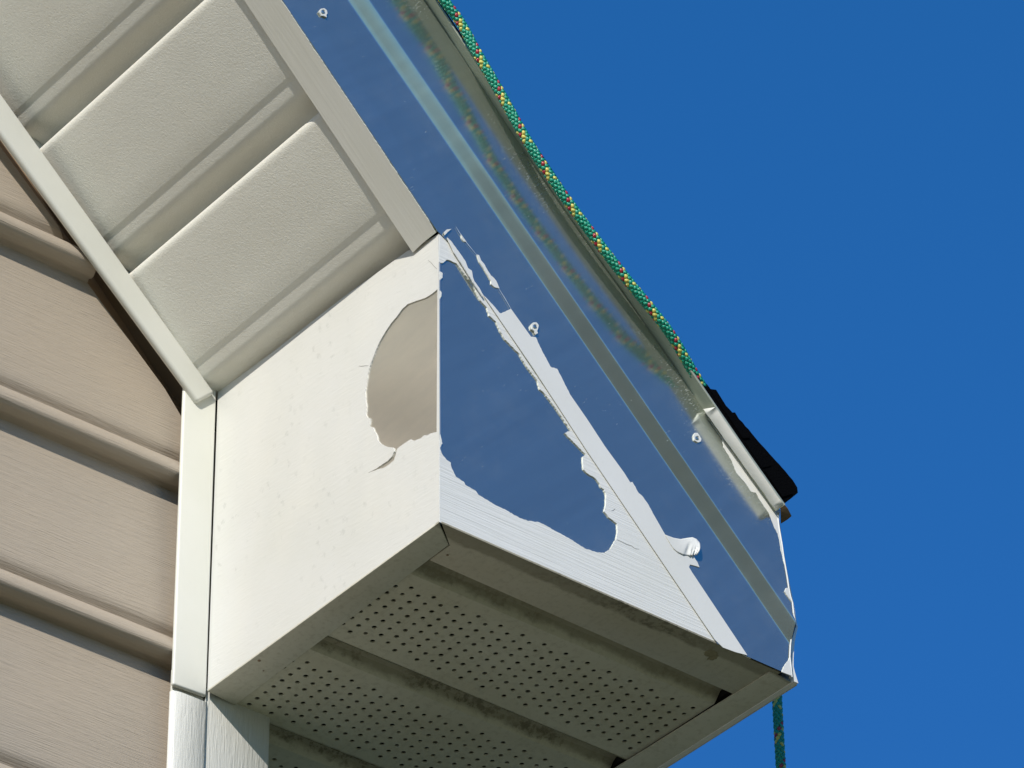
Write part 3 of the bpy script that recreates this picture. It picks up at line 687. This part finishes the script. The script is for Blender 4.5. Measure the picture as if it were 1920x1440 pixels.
# ------------------------------------------------------------------ the rope
def rope():
    pts = [tny(-1.6, 0.114, -0.0255), tny(-0.6, 0.113, -0.0255), tny(-0.30, 0.112, -0.0255)]
    RC = [(832, 0), (863, 42), (893, 97), (940, 178), (987, 262), (1040, 343), (1100, 426), (1172, 520), (1230, 591)]
    pts += [aty(u, v, -0.0255) for u, v in RC]
    pts += [aty(1262, 634, -0.0235), aty(1300, 699, -0.018), aty(1329, 744, -0.012)]
    pts += [tny(0.200, 0.142, -0.004), tny(0.222, 0.1515, 0.008), tny(0.25, 0.1520, 0.022), tny(0.272, 0.150, 0.030)]
    hang = at(1460.5, 1375, (0, 0.085, 0), (0, 1, 0)); hx = hang.x
    pts += [tny(0.30, 0.150, 0.050), Vector((hx-0.012, 0.080, 0.120)), Vector((hx, 0.0845, 0.09)), Vector((hx, 0.085, 0.04)), Vector((hx, 0.085, -0.1)), Vector((hx+0.001, 0.086, -0.4)), Vector((hx, 0.085, -1.0)), Vector((hx+0.001, 0.085, -1.6))]
    P = np.array([tuple(p) for p in pts])
    # Catmull-Rom through the points, then even steps
    Q = []
    for i in range(len(P)-1):
        p0, p1, p2, p3 = P[max(i-1, 0)], P[i], P[i+1], P[min(i+2, len(P)-1)]
        m = max(4, int(np.linalg.norm(p2-p1)/0.003))
        a = np.linalg.norm(p2-p1)
        d1 = (p2-p0)/max(1e-9, np.linalg.norm(p1-p0)+a)*a; d2 = (p3-p1)/max(1e-9, np.linalg.norm(p3-p2)+a)*a
        for k in range(m):
            s = k/m; h = (2*s**3-3*s*s+1, s**3-2*s*s+s, -2*s**3+3*s*s, s**3-s*s)
            Q.append(h[0]*p1+h[1]*d1+h[2]*p2+h[3]*d2)
    Q.append(P[-1]); Q = np.array(Q)
    L = np.concatenate([[0], np.cumsum(np.linalg.norm(np.diff(Q, axis=0), axis=1))])
    ds = 0.00062; sN = int(L[-1]/ds); s = np.linspace(0, L[-1], sN)
    C = np.stack([np.interp(s, L, Q[:, i]) for i in range(3)], 1)
    ker = np.ones(9)/9
    Cp = np.pad(C, ((4, 4), (0, 0)), mode='edge'); C = np.stack([np.convolve(Cp[:, i], ker, 'valid') for i in range(3)], 1)
    T = np.gradient(C, axis=0); T /= np.linalg.norm(T, axis=1)[:, None]
    ref = np.array([0.1, 1.0, 0.05]); A = np.cross(T, ref); A /= np.linalg.norm(A, axis=1)[:, None]; B = np.cross(T, A)
    pitch, R0, amp = 0.030, 0.00235, 0.00060
    verts, faces, mi = [], [], []
    cross = 8; off = 0
    NS = 6
    for fam in (1, -1):
        for k in range(NS):
            th = 2*np.pi*k/NS + fam*2*np.pi*s/pitch
            r = R0 + fam*amp*np.cos(2*np.pi*NS*s/pitch)
            rad = A*np.cos(th)[:, None]+B*np.sin(th)[:, None]
            c = C + rad*r[:, None]
            tg = np.gradient(c, axis=0); tg /= np.linalg.norm(tg, axis=1)[:, None]
            sd = np.cross(tg, rad); sd /= np.linalg.norm(sd, axis=1)[:, None]
            ring = []
            for q in range(cross):
                a = 2*np.pi*q/cross
                ring.append(c + sd*0.00128*np.cos(a) + rad*0.00085*np.sin(a))
            v = np.stack(ring, 1).reshape(-1, 3); verts.append(v)
            i = np.arange(sN-1)[:, None]*cross; q = np.arange(cross)[None, :]; q2 = (q+1) % cross
            f = np.stack([i+q, i+q2, i+cross+q2, i+cross+q], -1).reshape(-1, 4)+off; faces.append(f); off += len(v)
            m = {1: {1: 1, 2: 2}, -1: {4: 1}}[fam].get(k, 0)
            mi.append(np.full(len(f), m))
    # core
    ring = [C + (A*np.cos(a)+B*np.sin(a))*0.0018 for a in [2*np.pi*q/8 for q in range(8)]]
    v = np.stack(ring, 1).reshape(-1, 3); verts.append(v)
    i = np.arange(sN-1)[:, None]*8; q = np.arange(8)[None, :]; f = np.stack([i+q, i+(q+1) % 8, i+8+(q+1) % 8, i+8+q], -1).reshape(-1, 4)+off
    faces.append(f); mi.append(np.zeros(len(f), int))
    V_ = np.concatenate(verts); F_ = np.concatenate(faces); MI = np.concatenate(mi).astype(np.int32)
    me = bpy.data.meshes.new('rope'); me.vertices.add(len(V_)); me.vertices.foreach_set('co', V_.ravel())
    me.loops.add(F_.size); me.loops.foreach_set('vertex_index', F_.ravel().astype(np.int32))
    me.polygons.add(len(F_)); me.polygons.foreach_set('loop_start', np.arange(0, F_.size, 4, dtype=np.int32)); me.polygons.foreach_set('loop_total', np.full(len(F_), 4, dtype=np.int32))
    for m in (R_GREEN, R_YEL, R_RED): me.materials.append(m)
    me.polygons.foreach_set('material_index', MI); me.polygons.foreach_set('use_smooth', np.ones(len(F_), dtype=bool)); me.update(calc_edges=True); me.validate()
    o = bpy.data.objects.new('braided_rope', me); COL.objects.link(o)
    o['label'] = 'green braided rope with yellow and red flecks lying along the roof edge'
    o['category'] = 'rope'
    # loose fibres
    rnd = random.Random(9); v, f = [], []
    for _ in range(150):
        i = rnd.randrange(int(0.9/ds), int(2.0/ds)); a = rnd.uniform(0, 6.28); p = Vector(C[i]) ; d = (Vector(A[i])*math.cos(a)+Vector(B[i])*math.sin(a)); tg = Vector(T[i])
        ln = rnd.uniform(0.0015, 0.0045) if rnd.random() > 0.1 else rnd.uniform(0.004, 0.007); w = 0.00004
        q = [p+d*0.0032, p+d*(0.0032+ln*0.5)+tg*rnd.uniform(-.3, .3)*ln, p+d*(0.0032+ln*0.8)+tg*rnd.uniform(-.8, .8)*ln]
        sd = d.cross(tg)*w; b = len(v)
        for z_ in q: v += [z_-sd-tg*w, z_+sd-tg*w, z_+tg*w]
        for k in range(2):
            for j in range(3): f.append((b+3*k+j, b+3*k+(j+1) % 3, b+3*k+3+(j+1) % 3, b+3*k+3+j))
    lf = mesh_obj('loose_fibres', v, f, R_GREEN, o); lf['kind'] = 'stuff'
rope()
